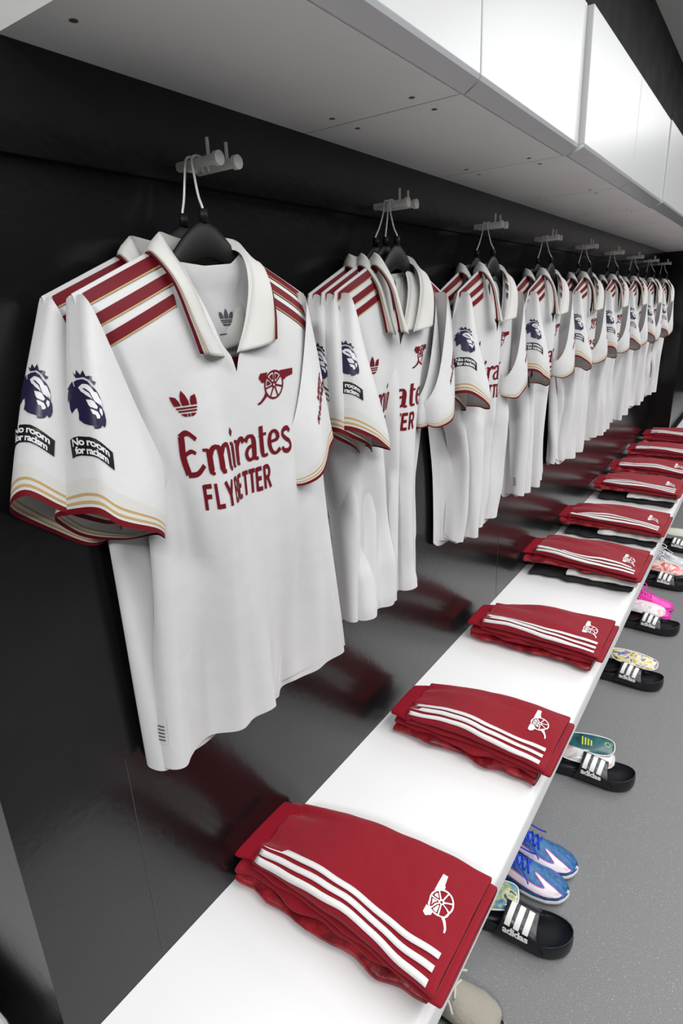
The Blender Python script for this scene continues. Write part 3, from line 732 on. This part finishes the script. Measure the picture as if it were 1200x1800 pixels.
# x, near edge y at hem etc. were measured on the bench; (y mid, lower stack, thickness)
stacks = [
 dict(y=.600, h=.055, hw=(.078, .118), yc=(.060, .070), und=['shine', 'red'], L=.425, x0=.002),
 dict(y=1.120, h=.052, hw=(.075, .105), yc=(.055, .080), und=['shine', 'red'], L=.385, x0=.040),
 dict(y=1.640, h=.055, hw=(.075, .118), yc=(.055, .085), und=['shine', 'red'], L=.395, x0=.025),
 dict(y=2.190, h=.076, hw=(.095, .140), yc=(.125, .110), und=['black', 'bag', 'shine'], L=.425, x0=.0),
 dict(y=2.715, h=.076, hw=(.095, .140), yc=(.095, .090), und=['black', 'bag', 'shine'], L=.430, x0=-.0),
 dict(y=3.300, h=.076, hw=(.100, .145), yc=(.130, .110), und=['black', 'bag', 'shine'], L=.410, x0=.010),
 dict(y=3.735, h=.072, hw=(.095, .135), yc=(.110, .095), und=['bag', 'shine'], L=.400, x0=.008),
 dict(y=4.215, h=.074, hw=(.10, .140), yc=(.110, .100), und=['bag', 'red', 'shine'], L=.400, x0=.015),
 dict(y=4.750, h=.074, hw=(.10, .140), yc=(.110, .100), und=['shine', 'red'], L=.400, x0=.020)]
posn = ['nearest the camera', 'second from the camera', 'third from the camera', 'fourth from the camera', 'fifth from the camera', 'sixth from the camera', 'seventh from the camera', 'eighth from the camera', 'farthest along the bench']
for k, s in enumerate(stacks):
    loc = (0, s['y'], BZ); n = len(s['und']); z = .0; hu = s['h']-.016; 
    for j, kd in enumerate(s['und']):
        f = hu/n*1.08
        w0 = (s['hw'][0]+s['hw'][1])/2*(.98-.03*j); x0 = s['x0']+.012+(.03 if kd == 'black' else .17 if kd == 'bag' and 'black' in s['und'] else .03 if kd == 'bag' else 0); Lk = s['L']-.03-(.03 if kd == 'black' else .155 if kd == 'bag' and 'black' in s['und'] else .03 if kd == 'bag' else 0)
        desc = {'red': 'folded red garment under the red shorts, stack %s', 'shine': 'shiny patterned red top under the shorts, stack %s', 'black': 'black folded garment at the bottom of the stack %s', 'bag': 'white cloth bag folded under the shorts, stack %s'}[kd] % posn[k]
        under(kd, loc, desc, 10*k+j, z, f*(1.42 if kd == 'shine' else 1.12), w0, (s['yc'][0]+s['yc'][1])/2-(.008 if kd != 'red' else .002), x0, Lk, .003)
        z += f
    folded_shorts(loc, 'crimson shorts with white stripes and cannon, topping the stack %s' % posn[k], k+3, hu+.012, .022, s['hw'][0], s['hw'][1], s['yc'][0], s['yc'][1], s['L'], s['x0'], cannon=(s['x0']+s['L']-.045, .130 if k == 0 else .125), bow=[.010, .012, .006, .0, .006, .0, .004, .0, .0][k])

# ------------------------------------------------------------------ footwear
def foot_outline(L=.285, W=.104, n=48):
    P = [(0, 0), (.012, -.026), (.05, -.036), (.12, -.036), (.19, -.046), (.235, -.046), (.272, -.026), (.285, .006), (.272, .034), (.235, .049), (.19, .048), (.12, .034), (.05, .034), (.012, .024)]
    q = cr(P, n, True); q[:, 0] *= L/.285; q[:, 1] *= W/.104; return q
def slide(label, loc, rz, zoff=0, pitch=0):
    t = thing('slide_sandal', label, 'sandal', (loc[0], loc[1], loc[2] if len(loc) > 2 else 0), rz, 'black slide sandals under the bench')
    t.rotation_euler = (0, pitch, rz)
    O = foot_outline(); n = len(O); C = np.array([.14, 0]); V = []
    def lift(x): return .012*max(0, (x-.20)/.085)**2+.006*max(0, (.06-x)/.06)
    for f, z in ((.90, 0), (.97, .002), (1.0, .010), (1.0, .026), (.985, .034), (.955, .0365), (.925, .034), (.88, .027), (.75, .0245), (.45, .0235), (.15, .023)):
        for p in O:
            d = p-C; rr = np.linalg.norm(d); q = C+d*(1-(1-f)*.05/max(rr, .05)*(1 if f > .8 else rr/.05)) if f > .8 else C+d*f*.97
            z2 = z+lift(p[0])*(1 if z > .005 else .8)+(.004 if f > .9 and z > .03 and p[0] > .2 else 0)
            V.append((q[0], q[1], z2))
    m = 11; F = grid(n, m, True)+[tuple(range(n))[::-1], tuple(range((m-1)*n, m*n))]
    obj('footbed', V, F, 'rubber', t)
    # strap
    nx, ns = 16, 40; tot = .19
    def S(x, s, lf=0):
        u = s/tot; a = PI*u; x = np.asarray(x, float)
        wx = np.interp(x, [.10, .15, .20, .235], [.044, .050, .052, .052]); hz = np.interp(x, [.10, .15, .20, .235], [.078, .072, .058, .048])
        y = -np.cos(a); z = np.sin(a); y = np.sign(y)*np.abs(y)**.8*(wx+lf); z = np.abs(z)**.85*(hz-.012+lf)+.014
        return np.stack([x, y, z], 1)
    V = []; xs0 = np.linspace(0, 1, nx)
    for j in range(ns+1):
        s = tot*j/ns; q = abs(2*j/ns-1); a = .128-.022*q**2; b = .205+.020*q**3
        V.append(S(a+(b-a)*xs0, np.full(nx, s)))
    F = grid(nx, ns+1); st = obj('strap', np.vstack(V), F, 'rubber', t)
    md = st.modifiers.new('s', 'SOLIDIFY'); md.thickness = .005; md.offset = -1
    md = st.modifiers.new('b', 'BEVEL'); md.width = .0015; md.segments = 2; md.limit_method = 'ANGLE'
    L = []
    for k in range(3):
        x = .140+.0215*k; V_ = np.array([(x-.010, .040), (x+.003, .040), (x+.012, .105), (x-.001, .105)]); L.append(((V_, [(0, 1, 2, 3)]), 'white', 0))
    A = xf(ADIDAS, .0245, .158, .028); L.append((A, 'white', 0))
    decal('stripe_print', L, lambda x, s, lf: S(x, s, lf), st, .006, .0012)
    return t
def boot(label, cat_name, loc, rz, main, lacem, solem, deco=None, tie='boots under the bench', L=.275, cord=False, studs=True, edge=None):
    t = thing(cat_name, label, 'shoe', loc, rz, tie)
    n = 40; X = np.linspace(0, L, 40); q = X/L
    zt = np.interp(q, [0, .06, .2, .34, .45, .6, .75, .88, .96, 1], [.085, .108, .112, .104, .088, .070, .055, .046, .036, .018]); wd = np.interp(q, [0, .06, .2, .4, .55, .7, .82, .92, .97, 1], [.012, .028, .034, .034, .040, .046, .046, .036, .024, .006])
    zb = np.interp(q, [0, .1, .45, .7, .9, 1], [.016, .010, .014, .010, .012, .018])
    def S(x, ph, lf=0):
        q_ = np.asarray(x)/L; a = np.interp(x, X, zt); w_ = np.interp(x, X, wd); b = np.interp(x, X, zb)
        c, s_ = np.cos(ph), np.sin(ph)
        y = -np.sign(c)*np.abs(c)**.8; tp = np.clip(s_, 0, 1); nar = 1-.45*tp**1.5*(np.interp(q_, [0, .4, .8, 1], [1, 1, .35, .2]))
        z = np.where(s_ >= 0, b+.014+(a-b-.014)*np.abs(s_)**.85, b+.014-.014*np.abs(s_)**.7)
        return np.stack([x, y*(w_+lf)*nar, z+lf*s_], 1)
    ph = np.arange(n)/n*2*PI; V = [S(np.full(n, x), ph) for x in X]
    F = [f[::-1] for f in grid(n, len(X), True)]+[tuple(range(n)), tuple(range((len(X)-1)*n, len(X)*n))[::-1]]
    obj('upper', np.vstack(V), F, main, t)
    # ankle opening
    mb = MB(); P = [(L*(.13+.11*math.cos(a)), .024*math.sin(a), .108+.004*math.cos(a)) for a in np.linspace(0, 2*PI, 20)[:-1]]
    tube(mb, P, .0045, 8, samples=40, closed=True); mb.add(P, [tuple(range(19))], 1); mb.build('collar', [main, 'black'], t, smooth=True)
    # sole
    V = []; k = 30
    for z, e in ((.006, .90), (.012, 1.03), (.018, 1.02), (.022, .9)):
        for i in range(2*k):
            j = i if i < k else 2*k-1-i; sd = -1 if i < k else 1; qq = j/(k-1); V.append((qq*L*(1 if e < 1 else 1.008), sd*float(np.interp(qq, q, wd))*e, z+.5*(float(np.interp(qq, q, zb))-.012)))
    so = obj('sole', V, grid(2*k, 4, True)+[tuple(range(2*k))[::-1], tuple(range(6*k, 8*k))], solem, t)
    if studs:
        mb = MB()
        for x, y in ((.03, -.02), (.03, .02), (.07, -.02), (.07, .02), (.16, -.032), (.16, .032), (.20, -.03), (.20, .03), (.24, -.018), (.24, .018)): cyl(mb, (x, y, 0), (x, y, .010), .005, 8)
        mb.build('studs', solem, t, smooth=True)
    mb = MB()
    for j in range(6):
        x = L*(.34+.052*j); top = S(np.array([x, x+.006, x+.012]), np.array([PI/2-.55, PI/2, PI/2+.55]), .003)
        tube(mb, top, .0022 if not cord else .003, 6, samples=8); top = S(np.array([x+.012, x+.006, x]), np.array([PI/2-.55, PI/2, PI/2+.55]), .004); tube(mb, top, .0022 if not cord else .003, 6, samples=8)
    zz = .1
    for sd in (-1, 1):
        tube(mb, [(L*.38, 0, .104), (L*.42, sd*.03, .115), (L*.52, sd*.045, .098), (L*.50, sd*.02, .09), (L*.42, 0, .102)], .0022 if not cord else .0032, 6, samples=26)
        tube(mb, [(L*.38, 0, .104), (L*.46, sd*.02, .100), (L*.60, sd*.035, .074), (L*.66, sd*.05, .058)], .0020 if not cord else .003, 6, samples=20)
    mb.build('laces', lacem, t, smooth=True)
    if deco == 'swoosh':
        P = cr([(.045, .47), (.12, .30), (.19, .22), (.243, .26), (.260, .52), (.252, .85), (.228, 1.15), (.192, 1.38), (.211, 1.02), (.220, .80), (.211, .64), (.185, .58), (.13, .60), (.08, .56)], 80, True)
        T = np.roll(P, -1, 0)-np.roll(P, 1, 0); T = T/[.02, .45]; T /= np.linalg.norm(T, axis=1)[:, None]+1e-9; N_ = np.stack([T[:, 1], -T[:, 0]], 1)*[.0024, .052]
        E_ = np.vstack([P, P+N_]); m_ = len(P)
        lay = [((E_, [(i, (i+1) % m_, m_+(i+1) % m_, m_+i) for i in range(m_)]), 'pinkedge', 0), (flat_poly([P]), 'swoosh', 1)]
        decal('side_mark', lay, lambda x, p, lf: S(x, p, lf), t, .02, .0012)
    elif deco == 'dashes':
        lay = []
        for k in range(3): V_ = np.array([(.09+.02*k, .5+.16*k), (.16+.02*k, .55+.16*k), (.16+.02*k, .60+.16*k), (.09+.02*k, .58+.16*k)]); lay.append(((V_, [(0, 1, 2, 3)]), 'violet', 0))
        decal('side_mark', lay, lambda x, p, lf: S(x, p, lf), t, .02, .0012)
    return t
def shin_guard(label, loc, rot, cols, scale=22, L=.17, W=.085, edge='white', extra=None):
    t = thing('shin_guard', label, 'shin guard', loc, 0, 'printed shin guards'); t.rotation_euler = rot
    n, m = 22, 18
    def S(x, y, lf=0):
        u = np.asarray(x)/L; v = np.asarray(y)/W
        w_ = W*(.78+.22*np.cos((u-.5)*2.0))
        ang = v*1.9; R = w_*.50
        return np.stack([np.asarray(x)-L/2+0*ang, R*np.sin(ang)*1.05, R*np.cos(ang)*.8-R*.6+lf-.01*(2*u-1)**2], 1)
    V = []; F = []
    for i in range(n):
        u = i/(n-1); end = (1-abs(2*u-1)**5)**.4 if 0 < u < 1 else .25
        V.append(S(np.full(m, u*L), np.linspace(-.5, .5, m)*W*max(end, .35)))
    o = obj('shell', np.vstack(V), [f[::-1] for f in grid(m, n)], picture_mat('printed_shell', cols, scale), t)
    s = o.modifiers.new('s', 'SOLIDIFY'); s.thickness = .004; s.offset = -1
    mb = MB(); e = [np.vstack(V)[i*m] for i in range(n)]+[np.vstack(V)[i*m+m-1] for i in range(n-1, -1, -1)]
    tube(mb, e, .0022, 6, samples=90, closed=True); mb.build('rim', edge, t, smooth=True)
    if extra: decal('guard_print', [(rect(L*.42+.009*i, -.016, L*.42+.009*i+.0045, .016-.004*i), extra, 0) for i in range(4)]+[ (xf(ring(0, 0, .007, .009), 1, L*.88, 0), extra, 0)], lambda x, y, lf: S(x, y, lf), o, .01, .001)
    return t
slide_sets = [(.236, 1.075, .14), (.262, 1.705, .12), (.258, 2.325, .06), (.258, 2.810, .06), (.250, 3.33, .06), (.245, 3.90, .05)]
desc = ['nearest the camera, beside the blue boots', 'holding the teal shin guard', 'holding the yellow picture shin guard', 'beside the pink boots', 'beside the silver boots', 'farthest along the floor']
for k, (x, y, rz) in enumerate(slide_sets):
    slide('front black slide sandal of the pair %s' % desc[k], (x, y), rz)
    slide('rear black slide sandal, tucked under the bench, pair %s' % desc[k], (x-.150, y+.012, .0), rz+.03)
shin_guard('shin guard printed with a beach scene, standing in the nearest black slide', (.300, 1.100, .062), (.25, -.25, .3), [(.02, .10, .30), (.10, .32, .50), (.35, .45, .15), (.70, .68, .55), (.06, .10, .08)], 26)
shin_guard('teal shin guard with yellow lettering, resting in the second black slide', (.385, 1.772, .085), (.30, -.06, .22), [(.01, .035, .04), (.015, .12, .13), (.05, .22, .22)], 10, extra=mat('yellow_print', (.65, .62, .05), .5))
shin_guard('white-backed shin guard lying under the teal one in the second slide', (.392, 1.745, .066), (.42, .06, .20), [(.75, .75, .73), (.7, .7, .7), (.5, .12, .12)], 12)
shin_guard('shin guard with a yellow and blue crowd picture, on the third black slide', (.425, 2.385, .085), (.30, .10, .06), [(.02, .02, .02), (.65, .52, .10), (.85, .80, .55), (.03, .07, .40), (.60, .35, .25)], 17)
shin_guard('white shin guard with faint pink print, on the fourth black slide', (.385, 2.870, .085), (.45, .08, .05), [(.85, .84, .84), (.82, .80, .80), (.75, .35, .40)], 24)
shin_guard('red and white shin guard with a yellow end, on the slide beside the silver boots', (.400, 3.40, .088), (.45, .12, .05), [(.60, .04, .05), (.75, .12, .10), (.85, .70, .68), (.70, .55, .20)], 16)
shin_guard('cream shin guard on the farthest slide, at the right edge', (.42, 3.98, .095), (.3, .05, .05), [(.75, .74, .62), (.70, .69, .58)], 8, L=.19)
boot('blue football boot with a large white mark edged in pink, beside the nearest slides', 'football_boot', (.200, 1.213, 0), .12, 'blue', 'bluelace', 'sole', 'swoosh', 'blue football boots')
boot('blue football boot with a large white mark, farther one of the blue pair', 'football_boot', (.200, 1.303, 0), .10, 'blue', 'bluelace', 'sole', 'swoosh', 'blue football boots')
boot('hot pink football boot beside the fourth pair of slides, nearer one', 'football_boot', (.215, 2.945, 0), .03, 'pink', 'pink', 'pink', None, 'pink football boots')
boot('hot pink football boot, farther one of the pink pair', 'football_boot', (.215, 3.045, 0), .03, 'pink', 'pink', 'pink', None, 'pink football boots')
boot('silver grey football boot with violet marks and pale laces, nearer of the pair', 'football_boot', (.225, 3.53, 0), .03, 'silver', 'white', 'sole', 'dashes', 'silver football boots')
boot('silver grey football boot with pale laces, farther of the pair', 'football_boot', (.225, 3.64, 0), .03, 'silver', 'white', 'sole', 'dashes', 'silver football boots')
boot('beige canvas shoe with looped cream laces under the bench at the bottom edge', 'canvas_shoe', (.165, .835, 0), .10, 'beige', 'cord', 'black', None, 'beige canvas shoes', cord=True, studs=False)
